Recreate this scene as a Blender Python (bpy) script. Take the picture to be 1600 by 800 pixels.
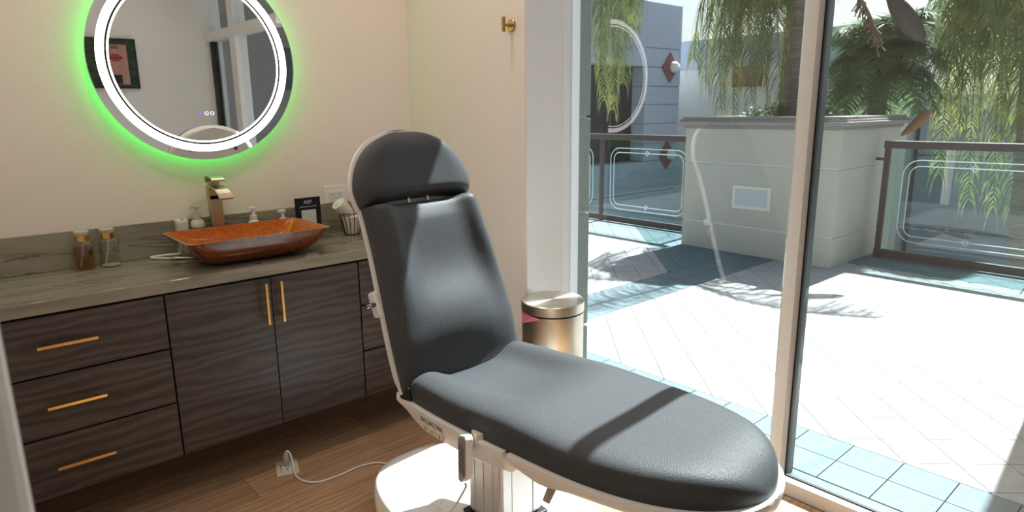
import bpy, math, random
from mathutils import Vector, Matrix
random.seed(7)
S = bpy.context.scene
col = S.collection
for o in list(bpy.data.objects): bpy.data.objects.remove(o)

# ------------------------------------------------------------------ camera
EYE = 1.4236
yaw, pit, rol = math.radians(41.347), math.radians(12.522), math.radians(-0.645)
d = Vector((math.sin(yaw)*math.cos(pit), math.cos(yaw)*math.cos(pit), -math.sin(pit)))
r0 = Vector((math.cos(yaw), -math.sin(yaw), 0)); u0 = r0.cross(d)
rr = r0*math.cos(rol) + u0*math.sin(rol); uu = -r0*math.sin(rol) + u0*math.cos(rol)
cd = bpy.data.cameras.new('camera'); cam = bpy.data.objects.new('camera', cd); col.objects.link(cam)
cd.sensor_width = 36; cd.lens = 1019.87/1600*36; cd.clip_start = 0.02; cd.clip_end = 300
cd.dof.use_dof = True; cd.dof.focus_distance = 2.3; cd.dof.aperture_fstop = 7.0
m = Matrix((rr, uu, -d)).transposed().to_4x4(); m.translation = (0, 0, EYE); cam.matrix_world = m
S.camera = cam
# ------------------------------------------------------------------ sky, sun, exposure
SUN_EL, SUN_AZ = math.radians(53.5), math.radians(4.4)      # azimuth measured from +x towards +y
w = bpy.data.worlds.new('sky'); S.world = w; w.use_nodes = True
nt = w.node_tree; bg = nt.nodes['Background']
sk = nt.nodes.new('ShaderNodeTexSky'); sk.sky_type = 'NISHITA'; sk.sun_disc = False
sk.sun_elevation = SUN_EL; sk.sun_rotation = math.radians(90) - SUN_AZ
sk.air_density = 1.0; sk.dust_density = 2.5; sk.ozone_density = 1.0
hsn = nt.nodes.new('ShaderNodeHueSaturation'); hsn.inputs['Saturation'].default_value = .62
nt.links.new(sk.outputs[0], hsn.inputs['Color']); nt.links.new(hsn.outputs[0], bg.inputs[0]); bg.inputs[1].default_value = 0.175
sl = bpy.data.lights.new('sun', 'SUN'); sl.energy = 17.5; sl.angle = math.radians(0.6); sl.color = (.94, .975, 1)
so = bpy.data.objects.new('sun', sl); col.objects.link(so); so.location = (8, 2, 9)
Ld = Vector((math.cos(SUN_EL)*math.cos(SUN_AZ), math.cos(SUN_EL)*math.sin(SUN_AZ), math.sin(SUN_EL)))
so.rotation_euler = Ld.to_track_quat('Z', 'Y').to_euler()
vs = S.view_settings; vs.view_transform = 'Standard'; vs.look = 'None'; vs.gamma = 1; vs.exposure = 0.0; vs.use_curve_mapping = False
S.cycles.max_bounces = 10; S.cycles.transparent_max_bounces = 24; S.cycles.sample_clamp_indirect = 6; S.cycles.caustics_refractive = False

# ------------------------------------------------------------------ materials
MATS = {}
def mat(name, color=(.5, .5, .5), rough=.5, metal=0., **k):
    if name in MATS: return MATS[name]
    M = bpy.data.materials.new(name); M.use_nodes = True; n = M.node_tree; b = n.nodes['Principled BSDF']
    b.inputs['Base Color'].default_value = (*color, 1); b.inputs['Roughness'].default_value = rough; b.inputs['Metallic'].default_value = metal
    for kk, v in k.items():
        key = kk.replace('_', ' ')
        if key in b.inputs: b.inputs[key].default_value = v
    MATS[name] = M; return M
def N(M, t, **k):
    n = M.node_tree.nodes.new(t)
    for kk, v in k.items():
        if hasattr(n, kk): setattr(n, kk, v)
        else: n.inputs[kk.replace('_', ' ')].default_value = v
    return n
def L(M, a, b): M.node_tree.links.new(a, b)
def P(M): return M.node_tree.nodes['Principled BSDF']
def ramp(M, fac, stops):
    r = N(M, 'ShaderNodeValToRGB'); e = r.color_ramp.elements
    while len(e) < len(stops): e.new(.5)
    for x, (p, c) in zip(e, stops): x.position = p; x.color = (*c, 1)
    L(M, fac, r.inputs[0]); return r.outputs[0]
def coords(M, scale=(1, 1, 1), kind='Object', rot=(0, 0, 0)):
    c = N(M, 'ShaderNodeTexCoord'); mp = N(M, 'ShaderNodeMapping'); mp.inputs['Scale'].default_value = scale; mp.inputs['Rotation'].default_value = rot
    L(M, c.outputs[kind], mp.inputs[0]); return mp.outputs[0]
def noise(M, co, scale, detail=4, rough=.5, dist=0):
    n = N(M, 'ShaderNodeTexNoise'); n.inputs['Scale'].default_value = scale; n.inputs['Detail'].default_value = detail
    n.inputs['Roughness'].default_value = rough; n.inputs['Distortion'].default_value = dist
    if co is not None: L(M, co, n.inputs['Vector'])
    return n.outputs[0]
def bump(M, h, strength=.2, dist=.002):
    b = N(M, 'ShaderNodeBump'); b.inputs['Strength'].default_value = strength; b.inputs['Distance'].default_value = dist
    L(M, h, b.inputs['Height']); L(M, b.outputs[0], P(M).inputs['Normal'])
def speckle(name, c1, c2, scale, rough=.6, bs=.15, bd=.001, metal=0, detail=4, **k):
    if name in MATS: return MATS[name]
    M = mat(name, c1, rough, metal, **k); co = coords(M); n = noise(M, co, scale, detail)
    L(M, ramp(M, n, [(.3, c1), (.7, c2)]), P(M).inputs['Base Color'])
    if bs: bump(M, n, bs, bd)
    return M
def emit(name, color, strength):
    M = mat(name, (0, 0, 0), .5); P(M).inputs['Emission Color'].default_value = (*color, 1); P(M).inputs['Emission Strength'].default_value = strength; return M
def wood(name, dark, light, rough, stretch, scale, rand=.0, bs=.1):
    M = mat(name, light, rough); co = N(M, 'ShaderNodeTexCoord'); mp = N(M, 'ShaderNodeMapping'); mp.inputs['Scale'].default_value = stretch
    oi = N(M, 'ShaderNodeObjectInfo'); add = N(M, 'ShaderNodeVectorMath', operation='MULTIPLY_ADD')
    cb = N(M, 'ShaderNodeCombineXYZ'); mu = N(M, 'ShaderNodeMath', operation='MULTIPLY'); mu.inputs[1].default_value = 37.
    L(M, oi.outputs['Random'], mu.inputs[0]); L(M, mu.outputs[0], cb.inputs[0]); L(M, mu.outputs[0], cb.inputs[1]); L(M, mu.outputs[0], cb.inputs[2])
    L(M, co.outputs['Object'], add.inputs[0]); add.inputs[1].default_value = (1, 1, 1); L(M, cb.outputs[0], add.inputs[2]); L(M, add.outputs[0], mp.inputs[0])
    big = noise(M, mp.outputs[0], scale, 3, .5, .6); wv = N(M, 'ShaderNodeTexWave'); wv.wave_type = 'RINGS'; wv.inputs['Scale'].default_value = scale*.8
    wv.inputs['Distortion'].default_value = 9; wv.inputs['Detail'].default_value = 4; wv.inputs['Detail Scale'].default_value = 1.2; L(M, mp.outputs[0], wv.inputs[0])
    mp2 = N(M, 'ShaderNodeMapping'); mp2.inputs['Scale'].default_value = tuple(s*(1 if s < 1.01 else 5) for s in stretch); L(M, add.outputs[0], mp2.inputs[0])
    fine = noise(M, mp2.outputs[0], scale*6, 4, .65)
    mx = N(M, 'ShaderNodeMix'); mx.data_type = 'FLOAT'; mx.inputs[0].default_value = .45; L(M, big, mx.inputs[2]); L(M, wv.outputs[1], mx.inputs[3])
    mx2 = N(M, 'ShaderNodeMix'); mx2.data_type = 'FLOAT'; mx2.inputs[0].default_value = .45; L(M, mx.outputs[0], mx2.inputs[2]); L(M, fine, mx2.inputs[3])
    c = ramp(M, mx2.outputs[0], [(.25, dark), (.75, light)])
    if rand:
        hs = N(M, 'ShaderNodeHueSaturation'); mr = N(M, 'ShaderNodeMapRange'); mr.inputs[3].default_value = 1-rand; mr.inputs[4].default_value = 1+rand
        L(M, oi.outputs['Random'], mr.inputs[0]); L(M, mr.outputs[0], hs.inputs['Value']); L(M, c, hs.inputs['Color']); c = hs.outputs[0]
    L(M, c, P(M).inputs['Base Color'])
    if bs: bump(M, mx2.outputs[0], bs, .001)
    return M
def pane_mat(name, tint, gain):
    M = bpy.data.materials.new(name); M.use_nodes = True; n = M.node_tree; n.nodes.remove(n.nodes['Principled BSDF']); out = n.nodes['Material Output']
    tr = n.nodes.new('ShaderNodeBsdfTransparent'); tr.inputs[0].default_value = (*tint, 1); gl = n.nodes.new('ShaderNodeBsdfGlossy'); gl.inputs['Roughness'].default_value = 0
    fr = n.nodes.new('ShaderNodeFresnel'); fr.inputs[0].default_value = 1.5; ge = n.nodes.new('ShaderNodeNewGeometry')
    a = n.nodes.new('ShaderNodeMath'); a.operation = 'SUBTRACT'; a.inputs[0].default_value = 1; n.links.new(ge.outputs['Backfacing'], a.inputs[1])
    b = n.nodes.new('ShaderNodeMath'); b.operation = 'MULTIPLY'; b.inputs[1].default_value = gain; n.links.new(fr.outputs[0], b.inputs[0])
    c = n.nodes.new('ShaderNodeMath'); c.operation = 'MULTIPLY'; c.use_clamp = True; n.links.new(a.outputs[0], c.inputs[0]); n.links.new(b.outputs[0], c.inputs[1])
    mx = n.nodes.new('ShaderNodeMixShader'); n.links.new(c.outputs[0], mx.inputs[0]); n.links.new(tr.outputs[0], mx.inputs[1]); n.links.new(gl.outputs[0], mx.inputs[2])
    n.links.new(mx.outputs[0], out.inputs[0]); return M

WALL = speckle('wall_paint', (.79, .715, .665), (.81, .735, .685), 60, .75, .05, .0006)
WALLW = speckle('white_wall_paint', (.80, .795, .79), (.83, .825, .82), 60, .6, .05, .0006)
CEIL = speckle('ceiling_paint', (.80, .79, .77), (.83, .82, .80), 80, .85, .05, .0005)
PLANK = wood('oak_plank', (.29, .165, .095), (.56, .36, .22), .45, (1, 9, 9), 2.2, .17, .12)
CAB = wood('charcoal_oak_veneer', (.010, .0078, .0073), (.098, .076, .068), .42, (1, 6, 6), 2.4, .06, .08)
BODY = mat('cabinet_carcass', (.012, .010, .010), .6)
GOLD = speckle('satin_brass', (.78, .47, .14), (.86, .55, .20), 90, .26, .02, .0002, 1.0)
AGED = speckle('antique_brass', (.42, .27, .09), (.55, .37, .14), 80, .3, .02, .0002, 1.0)
NICKEL = speckle('champagne_nickel', (.46, .38, .27), (.54, .46, .34), 70, .33, .02, .0002, 1.0)
def brushed(name, c, rough, kind):
    M = mat(name, c, rough, 1.0); co = coords(M, (1, 1, 120) if kind == 'v' else (60, 60, 60)); n = noise(M, co, 3, 3)
    L(M, ramp(M, n, [(.3, tuple(x*.9 for x in c)), (.7, c)]), P(M).inputs['Base Color'])
    P(M).inputs['Anisotropic'].default_value = .75
    tg = N(M, 'ShaderNodeTangent'); tg.direction_type = 'RADIAL'; tg.axis = 'Z'; L(M, tg.outputs[0], P(M).inputs['Tangent']); return M
STEEL = brushed('brushed_champagne_steel', (.62, .54, .43), .27, 'v')
STEELTOP = brushed('brushed_lid_steel', (.66, .60, .52), .25, 't')
CHROME = mat('chrome', (.7, .7, .7), .12, 1.0)
def stone():
    M = mat('quartzite', (.3, .28, .24), .07); co = coords(M, (.55, 3.2, 3.2)); big = noise(M, co, 2.2, 6, .6, .8)
    c1 = ramp(M, big, [(.3, (.17, .157, .128)), (.5, (.31, .285, .225)), (.72, (.235, .218, .178))])
    co2 = coords(M, (.22, 2.2, 2.2), rot=(.05, .05, .08)); v = noise(M, co2, 2.0, 7, .6, 1.2)
    vein = ramp(M, v, [(.488, (0, 0, 0)), (.5, (1, 1, 1)), (.512, (0, 0, 0))])
    mx = N(M, 'ShaderNodeMix'); mx.data_type = 'RGBA'; L(M, vein, mx.inputs[0]); L(M, c1, mx.inputs[6]); mx.inputs[7].default_value = (.12, .105, .085, 1)
    L(M, mx.outputs[2], P(M).inputs['Base Color']); return M
STONE = stone()
def leather():
    M = mat('charcoal_leatherette', (.05, .05, .052), .47); co = coords(M); n = noise(M, co, 420, 2); v = N(M, 'ShaderNodeTexVoronoi'); v.inputs['Scale'].default_value = 380; L(M, co, v.inputs[0])
    L(M, ramp(M, n, [(.3, (.047, .050, .055)), (.7, (.065, .069, .075))]), P(M).inputs['Base Color']); bump(M, v.outputs[0], .6, .001)
    P(M).inputs['Specular IOR Level'].default_value = .20; P(M).inputs['Sheen Weight'].default_value = .04; return M
LEATHER = leather()
WHITE = speckle('white_plastic', (.80, .785, .78), (.82, .805, .80), 40, .32, 0)
WHITEB = speckle('white_gloss_base', (.80, .80, .81), (.82, .82, .83), 20, .25, 0)
BEIGE = speckle('cream_plastic', (.74, .66, .52), (.76, .68, .55), 40, .45, 0)
GREYP = mat('grey_print', (.13, .125, .12), .4)
BLACK = mat('black_rubber', (.008, .008, .008), .5)
ALU = speckle('silver_column', (.60, .575, .55), (.64, .62, .60), 30, .36, 0, metal=.35)
FRAMEW = speckle('white_frame', (.78, .78, .78), (.80, .80, .80), 40, .45, 0)
FRAMEP = speckle('almond_frame', (.60, .54, .49), (.63, .57, .52), 40, .42, 0)
FRAMEG = speckle('green_outer_frame', (.05, .075, .08), (.07, .095, .10), 40, .4, 0)
STUCCO = speckle('grey_green_stucco', (.17, .20, .185), (.25, .28, .265), 110, .9, .9, .004)
PLANT = speckle('planter_stucco', (.50, .475, .41), (.56, .53, .465), 140, .9, .4, .002)
CAPM = speckle('planter_cap_stone', (.27, .245, .225), (.34, .31, .29), 60, .7, .3, .002)
RAIL = speckle('brown_rail_paint', (.075, .052, .052), (.10, .072, .07), 60, .5, .1, .0005)
TILEW = speckle('white_tile', (.35, .35, .35), (.40, .40, .40), 25, .85, .1, .0006, Specular_IOR_Level=.1)
TILEB = speckle('blue_green_tile', (.145, .195, .213), (.18, .23, .248), 25, .85, .1, .0006, Specular_IOR_Level=.1)
GROUT = speckle('patio_grout', (.09, .09, .09), (.12, .12, .12), 60, .9, .1)
BLUEW = speckle('blue_grey_cladding', (.40, .46, .56), (.44, .50, .60), 6, .8, .05)
LAVW = speckle('lavender_stucco', (.36, .38, .45), (.40, .42, .49), 6, .85, .05)
BEIGEW = speckle('pale_stucco', (.58, .57, .53), (.63, .62, .58), 6, .85, .05)
REDW = speckle('brick_red_paint', (.20, .06, .055), (.24, .08, .07), 12, .7, .05)
GREYW = speckle('slate_wall', (.24, .265, .31), (.28, .305, .35), 4, .85, .05)
DARKG = mat('dark_window_glass', (.02, .024, .026), .08)
ASPH = speckle('asphalt', (.17, .175, .17), (.23, .235, .23), 8, .9, .1)
PANE = pane_mat('clear_window_glass', (.93, .965, .955), 1.9)
RPANE = pane_mat('railing_glass', (.80, .90, .88), 1.9)
ACRYL = pane_mat('clear_acrylic', (.93, .93, .90), 1.6)
def glassm(name, c, rough=0, ior=1.45):
    return mat(name, c, rough, 0, Transmission_Weight=1.0, IOR=ior)
BOTTLE = pane_mat('bottle_glass', (.93, .92, .89), 2.6)
AMBER = pane_mat('amber_liquid', (.86, .62, .20), .6)
PUMPM = mat('clear_pump', (.80, .74, .60), .25, 0, Transmission_Weight=.35)
MIRROR = mat('mirror_silver', (.86, .88, .88), 0, 1.0)
RINGW = emit('mirror_light_white', (1, .99, .97), 5.0)
RINGG = emit('mirror_light_green', (.03, 1, .10), 9.0)
LAMPM = emit('downlight_lens', (1, .80, .60), 14)

# ------------------------------------------------------------------ mesh helpers
ORG = {}
class MB:
    def __init__(s): s.v = []; s.f = []
    def add(s, vs, fs):
        b = len(s.v); s.v += [Vector(v) for v in vs]; s.f += [tuple(b+i for i in f) for f in fs]; return s
    def box(s, a, b):
        (x0, y0, z0), (x1, y1, z1) = a, b
        return s.add([(x0, y0, z0), (x1, y0, z0), (x1, y1, z0), (x0, y1, z0), (x0, y0, z1), (x1, y0, z1), (x1, y1, z1), (x0, y1, z1)],
                     [(0, 3, 2, 1), (4, 5, 6, 7), (0, 1, 5, 4), (1, 2, 6, 5), (2, 3, 7, 6), (3, 0, 4, 7)])
    def obox(s, c, ax, ay, az, h):
        c, ax, ay, az = map(Vector, (c, ax, ay, az)); ax = ax.normalized()*h[0]; ay = ay.normalized()*h[1]; az = az.normalized()*h[2]
        q = [(-1, -1, -1), (1, -1, -1), (1, 1, -1), (-1, 1, -1), (-1, -1, 1), (1, -1, 1), (1, 1, 1), (-1, 1, 1)]
        return s.add([c+ax*i+ay*j+az*k for i, j, k in q], [(0, 3, 2, 1), (4, 5, 6, 7), (0, 1, 5, 4), (1, 2, 6, 5), (2, 3, 7, 6), (3, 0, 4, 7)])
    def tube(s, pts, r, n=10, cap=True):
        pts = [Vector(p) for p in pts]; R = r if isinstance(r, (list, tuple)) else [r]*len(pts); rings = []; up = None
        for i, p in enumerate(pts):
            t = (pts[min(i+1, len(pts)-1)]-pts[max(i-1, 0)]).normalized()
            if up is None: up = t.orthogonal().normalized()
            up = (up-t*up.dot(t)).normalized(); bb = t.cross(up)
            rings.append([p+(up*math.cos(2*math.pi*k/n)+bb*math.sin(2*math.pi*k/n))*R[i] for k in range(n)])
        return s.loft(rings, cap)
    def loft(s, rings, cap=True, closed=True):
        n = len(rings[0]); b = len(s.v)
        for q in rings: s.v += [Vector(p) for p in q]
        for i in range(len(rings)-1):
            for k in range(n if closed else n-1):
                k2 = (k+1) % n; s.f.append((b+i*n+k, b+i*n+k2, b+(i+1)*n+k2, b+(i+1)*n+k))
        if cap: s.f.append(tuple(b+k for k in reversed(range(n)))); s.f.append(tuple(b+(len(rings)-1)*n+k for k in range(n)))
        return s
    def lathe(s, prof, c=(0, 0, 0), n=32, ax=(0, 0, 1), cap=True):
        c = Vector(c); az = Vector(ax).normalized(); ax1 = az.orthogonal().normalized(); ay = az.cross(ax1)
        return s.loft([[c+az*h+(ax1*math.cos(2*math.pi*k/n)+ay*math.sin(2*math.pi*k/n))*max(r, 1e-5) for k in range(n)] for r, h in prof], cap)
    def prism(s, poly, z0, z1):
        n = len(poly); return s.loft([[(x, y, z0) for x, y in poly], [(x, y, z1) for x, y in poly]])
    def annulus(s, c, r0, r1, y0, y1, n=96):
        rings = []
        for r, y in ((r0, y0), (r1, y0), (r1, y1), (r0, y1), (r0, y0)):
            rings.append([(c[0]+r*math.cos(2*math.pi*k/n), y, c[1]+r*math.sin(2*math.pi*k/n)) for k in range(n)])
        return s.loft(rings, False)
    def build(s, name, m, parent=None, smooth=False, bevel=0, org=None, seg=2):
        o3 = ORG[parent.name] if parent else Vector(org if org is not None else (0, 0, 0))
        me = bpy.data.meshes.new(name); me.from_pydata([v-o3 for v in s.v], [], s.f); me.materials.append(m)
        ob = bpy.data.objects.new(name, me); col.objects.link(ob)
        import bmesh
        bm = bmesh.new(); bm.from_mesh(me); bmesh.ops.recalc_face_normals(bm, faces=bm.faces); bm.to_mesh(me); bm.free()
        if parent: ob.parent = parent
        else: ob.location = o3
        ORG[ob.name] = o3
        if smooth:
            for p in me.polygons: p.use_smooth = True
            if smooth != 'all': me.set_sharp_from_angle(angle=math.radians(40))
        if bevel:
            b = ob.modifiers.new('bevel', 'BEVEL'); b.width = bevel; b.segments = seg; b.limit_method = 'ANGLE'; b.angle_limit = math.radians(35)
        return ob
def tag(o, label, cat=None, group=None, kind=None):
    o['label'] = label
    if cat: o['category'] = cat
    if group: o['group'] = group
    if kind: o['kind'] = kind
    return o
def thing(name, label, cat, loc, group=None):
    o = bpy.data.objects.new(name, None); col.objects.link(o); o.location = loc; o.empty_display_size = .05; ORG[o.name] = Vector(loc); tag(o, label, cat, group); return o
def struct(name, label, loc=(0, 0, 0)):
    o = bpy.data.objects.new(name, None); col.objects.link(o); o.location = loc; ORG[o.name] = Vector(loc); o['kind'] = 'structure'; o['label'] = label; return o
def B(a, b): return MB().box(a, b)
def inst(me, name, parent, loc, rz=0):
    o = bpy.data.objects.new(name, me); col.objects.link(o); o.parent = parent; o.location = Vector(loc)-ORG[parent.name]; o.rotation_euler = (0, 0, rz); ORG[o.name] = ORG[parent.name]; return o
def text(name, body, size, mtl, parent, loc, rot, align='CENTER'):
    cu = bpy.data.curves.new(name, 'FONT'); cu.body = body; cu.size = size; cu.align_x = align; cu.extrude = .0003
    t = bpy.data.objects.new(name, cu); col.objects.link(t); dg = bpy.context.evaluated_depsgraph_get()
    me = bpy.data.meshes.new_from_object(t.evaluated_get(dg)); bpy.data.objects.remove(t)
    me.materials.clear(); me.materials.append(mtl); o = bpy.data.objects.new(name, me); col.objects.link(o); o.parent = parent
    o.location = Vector(loc)-ORG[parent.name]; o.rotation_euler = rot; return o
def bez(p0, p1, p2, n):
    p0, p1, p2 = map(Vector, (p0, p1, p2)); return [p0*(1-t)**2+p1*2*t*(1-t)+p2*t*t for t in [i/n for i in range(n+1)]]
def spline(pts, k=8):
    pts = [Vector(p) for p in pts]; out = []
    for i in range(len(pts)-1):
        a, b, c, e = pts[max(i-1, 0)], pts[i], pts[i+1], pts[min(i+2, len(pts)-1)]
        for j in range(k):
            t = j/k; out.append(.5*((2*b)+(c-a)*t+(2*a-5*b+4*c-e)*t*t+(3*b-a-3*c+e)*t**3))
    return out+[pts[-1]]

# ------------------------------------------------------------------ room shell
XW, YW, YB, XL, ZC = 1.88, 2.915, -1.3, -.06, 2.80
YJ = 2.043                                             # window jamb
fl = struct('floor', 'brown oak plank floor')
B((XL-1.2, YB, -.06), (2.22, YW, -.012)).build('subfloor', BODY, fl)
pw, rows, y = .19, 0, YB
while y < YW-.01:
    x = XL-1.2 - random.random()*1.1; y1 = min(y+pw, YW)
    while x < 2.22:
        ln = 1.22; xa, xb = max(x, XL-1.2), min(x+ln, 2.22)
        if xb-xa > .03:
            o = MB().box((-(xb-xa)/2+.0006, -(y1-y)/2+.0006, -.012), ((xb-xa)/2-.0006, (y1-y)/2-.0006, 0)).build('plank', PLANK, None)
            o.parent = fl; o.location = ((xa+xb)/2, (y+y1)/2, 0)
        x += ln
    y += pw
cl = B((XL-1.2, YB-.1, ZC), (2.36, YW+.1, ZC+.1)).build('ceiling', CEIL); tag(cl, 'off-white ceiling', kind='structure')
tag(B((XL-1.2, YW, -.05), (2.30, YW+.12, ZC)).build('wall_back', WALL), 'warm cream wall behind the vanity', kind='structure')
wr = struct('wall_right', 'cream side wall ending at the window', (XW, YJ, 0))
B((XW, YJ, -.02), (2.10, YW, ZC)).build('wall_body', WALL, wr)
B((XW+.004, YJ-.003, 0), (2.10, YJ+.002, ZC)).build('window_reveal', WALLW, wr)
tag(B((XL-1.2, YB-.12, -.02), (2.36, YB, ZC)).build('wall_front', WALLW), 'pale wall opposite the vanity with a screen on it', kind='structure')
tag(B((XL-.1, .55, -.02), (XL, YW, ZC)).build('wall_left', WALL), 'cream wall at the left end of the vanity', kind='structure')
tag(B((XL-1.3, YB, -.02), (XL-1.2, .55, ZC)).build('wall_entry', WALLW), 'pale wall of the entry behind the viewer', kind='structure')
tag(B((XL-1.2, .55, -.02), (XL-.1, .65, ZC)).build('wall_recess', WALLW), 'pale return wall beside the entry', kind='structure')
tag(B((XL, .42, 0), (.0138, .55, 2.4)).build('trim_1', WALLW, bevel=.006), 'out of focus white door casing at the lower left edge', kind='structure')
tag(B((2.08, YB, 2.70), (2.32, YJ, ZC)).build('wall_header', WALLW), 'white header above the windows', kind='structure')

# stucco pier outside the jamb: stacked blocks with open reveal joints
pr = struct('wall_pier', 'grey-green stucco pier in stacked blocks outside the glass', (2.21, YJ, 0))
zj = [-.1, .402, .957, 1.395, 2.0, 2.8]
for i in range(5):
    B((2.21, YJ+.002, zj[i]+.006), (2.287, YW, zj[i+1]-.006)).build('stucco_block', STUCCO, pr, bevel=.003)
    B((2.212, YJ+.014, zj[i]-.008), (2.272, YW, zj[i]+.008)).build('reveal_joint', FRAMEW, pr)

# windows
w1 = struct('window_1', 'frameless fixed glass pane beside the steel bin', (2.15, 1.53, 0))
B((2.145, 1.022, .02), (2.155, YJ-.006, 2.70)).build('pane', PANE, w1)
B((2.10, YJ-.004, 0), (2.205, YJ+.03, 2.78)).build('side_channel', mat('bright_white_frame', (.86, .87, .89), .4), w1)
B((2.125, 1.06, 0), (2.20, YJ-.006, .02)).build('floor_channel', FRAMEW, w1)
w2 = struct('window_2', 'tall glass pane right of the almond mullion', (2.24, .5, 0))
B((2.22, 1.009, 0), (2.262, 1.058, 2.74)).build('mullion', FRAMEP, w2, bevel=.002)
B((2.262, 1.004, 0), (2.28, 1.055, 2.74)).build('gasket', BLACK, w2)
B((2.28, 1.009, 0), (2.33, 1.055, 2.74)).build('outer_mullion', FRAMEG, w2)
B((2.222, -.55, 0), (2.262, 1.009, .056)).build('sill', FRAMEP, w2, bevel=.002)
B((2.258, -.55, .05), (2.270, 1.009, .061)).build('sill_gasket', BLACK, w2)
B((2.264, -.55, .056), (2.274, 1.009, 2.72)).build('pane', PANE, w2)
B((2.275, -.55, -.02), (2.33, 1.009, .04)).build('outer_sill', FRAMEG, w2)
w3 = struct('window_3', 'sliding door with a transom behind the viewer', (2.24, -.9, 0))
B((2.22, -.69, 0), (2.33, -.55, 2.74)).build('mullion', FRAMEW, w3, bevel=.003)
B((2.20, YB, 2.12), (2.33, -.69, 2.20)).build('transom', FRAMEW, w3, bevel=.003)
B((2.20, -.55, 2.12), (2.33, .45, 2.20)).build('transom', FRAMEW, w3, bevel=.003)
B((2.24, YB, 0), (2.30, YB+.07, 2.12)).build('stile', BLACK, w3)
B((2.264, YB+.07, .05), (2.274, -.69, 2.12)).build('pane', PANE, w3)
B((2.264, YB, 2.20), (2.274, -.69, 2.72)).build('pane', PANE, w3)
B((2.222, YB, 0), (2.30, -.55, .05)).build('sill', FRAMEW, w3)

# ceiling downlights
for i, (x, y, e) in enumerate([(1.46, 2.14, 4.4), (.50, 2.10, 4.6), (.45, .95, 3.0), (1.45, .75, 1.4), (.45, -.55, 1.2), (1.45, -.6, 1.2)]):
    nm = ['nearest the brass wall hook', 'over the left end of the vanity', 'over the entry side of the room', 'over the foot of the treatment chair', 'by the door side of the pale wall', 'in front of the wall screen'][i]
    t = thing('recessed_downlight', 'round recessed ceiling downlight '+nm, 'light', (x, y, ZC), 'ceiling downlights')
    MB().lathe([(.052, -.001), (.075, -.001), (.075, -.006), (.052, -.006), (.052, -.001)], (x, y, ZC), 32, cap=False).build('trim_ring', WHITE, t, True)
    MB().lathe([(.0, -.002), (.052, -.002), (.052, -.003), (.0, -.003)], (x, y, ZC), 32, cap=False).build('lens', LAMPM, t, True)
    ld = bpy.data.lights.new('downlight', 'AREA'); ld.shape = 'DISK'; ld.size = .10; ld.energy = e; ld.color = (1, .84, .70)
    lo = bpy.data.objects.new('lamp', ld); col.objects.link(lo); lo.parent = t; lo.location = (0, 0, -.012)

# ------------------------------------------------------------------ vanity
YF, CT = 2.445, .8593
def drawer_unit(x0, x1, label, handles=True):
    t = thing('drawer_cabinet', label, 'cabinet', ((x0+x1)/2, 2.68, .197), 'drawer cabinets of the vanity')
    B((x0+.001, YF+.022, .197), (x1-.001, YW-.005, .815)).build('body', BODY, t)
    for za, zb in ((.617, .808), (.411, .6105), (.199, .4045)):
        dr = B((x0+.003, YF+.003, za), (x1-.003, YF+.0215, zb)).build('drawer', CAB, t, bevel=.001)
        zc, xc = (za+zb)/2+.005, (x0+x1)/2
        if handles:
            h = MB().obox((xc, YF-.029, zc), (1, 0, 0), (0, 1, 0), (0, 0, 1), (.082, .005, .005))
            for s in (-1, 1): h.tube([(xc+s*.055, YF-.029, zc), (xc+s*.055, YF+.004, zc)], .004, 8)
            h.build('handle', GOLD, dr, bevel=.001)
    return t
drawer_unit(-.056, .536, 'charcoal wood three-drawer cabinet with brass bars at the left end')
drawer_unit(1.2865, 1.878, 'charcoal wood drawer cabinet half hidden behind the treatment chair')
t = thing('door_cabinet', 'charcoal wood two-door cabinet under the amber sink', 'cabinet', (.911, 2.68, .197))
B((.537, YF+.022, .197), (1.2855, YW-.005, .815)).build('body', BODY, t)
for x0, x1, xh in ((.539, .9093, .881), (.9127, 1.2835, .940)):
    dr = B((x0, YF+.003, .199), (x1, YF+.0215, .808)).build('door', CAB, t, bevel=.001)
    h = MB().obox((xh, YF-.029, .713), (1, 0, 0), (0, 1, 0), (0, 0, 1), (.005, .005, .082))
    for s in (-1, 1): h.tube([(xh, YF-.029, .713+s*.055), (xh, YF+.004, .713+s*.055)], .004, 8)
    h.build('handle', GOLD, dr, bevel=.001)
tag(B((-.058, YF, .8165), (1.879, YW-.001, CT)).build('countertop', STONE, bevel=.0025, org=(.9, 2.68, .8165)), 'polished grey-brown stone worktop along the cream wall', 'countertop')
tag(B((-.058, 2.90, CT+.0005), (1.879, YW-.001, 1.0016)).build('backsplash', STONE, bevel=.002, org=(.9, 2.908, CT)), 'low grey-brown stone backsplash standing on the worktop', 'backsplash')

# mirror
mc = (.8645, 1.6326)
t = thing('round_mirror', 'round mirror with a white light ring and green backlight', 'mirror', (mc[0], 2.89, mc[1]-.389))
MB().lathe([(.0, 0), (.3885, 0), (.3885, .005), (.0, .005)], (mc[0], 2.870, mc[1]), 128, (0, -1, 0), False).build('mirror_glass', MIRROR, t, True)
MB().annulus(mc, .3885, .3905, 2.8642, 2.871, 128).build('edge', mat('mirror_edge', (.85, .9, .87), .15, .6), t, True)
MB().annulus(mc, .3285, .357, 2.8638, 2.8646, 128).build('light_ring', RINGW, t, True)
MB().annulus(mc, .3210, .3285, 2.8630, 2.8646, 128).build('dark_line', BLACK, t, True)
MB().annulus(mc, .3140, .3210, 2.8638, 2.8646, 128).build('light_line', RINGW, t, True)
MB().lathe([(.0, 0), (.335, 0), (.335, .038), (.0, .038)], (mc[0], 2.8712, mc[1]), 96, (0, 1, 0), False).build('housing', WHITE, t, True)
MB().annulus(mc, .342, .348, 2.884, 2.898, 96).build('green_backlight', RINGG, t, True)
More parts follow.
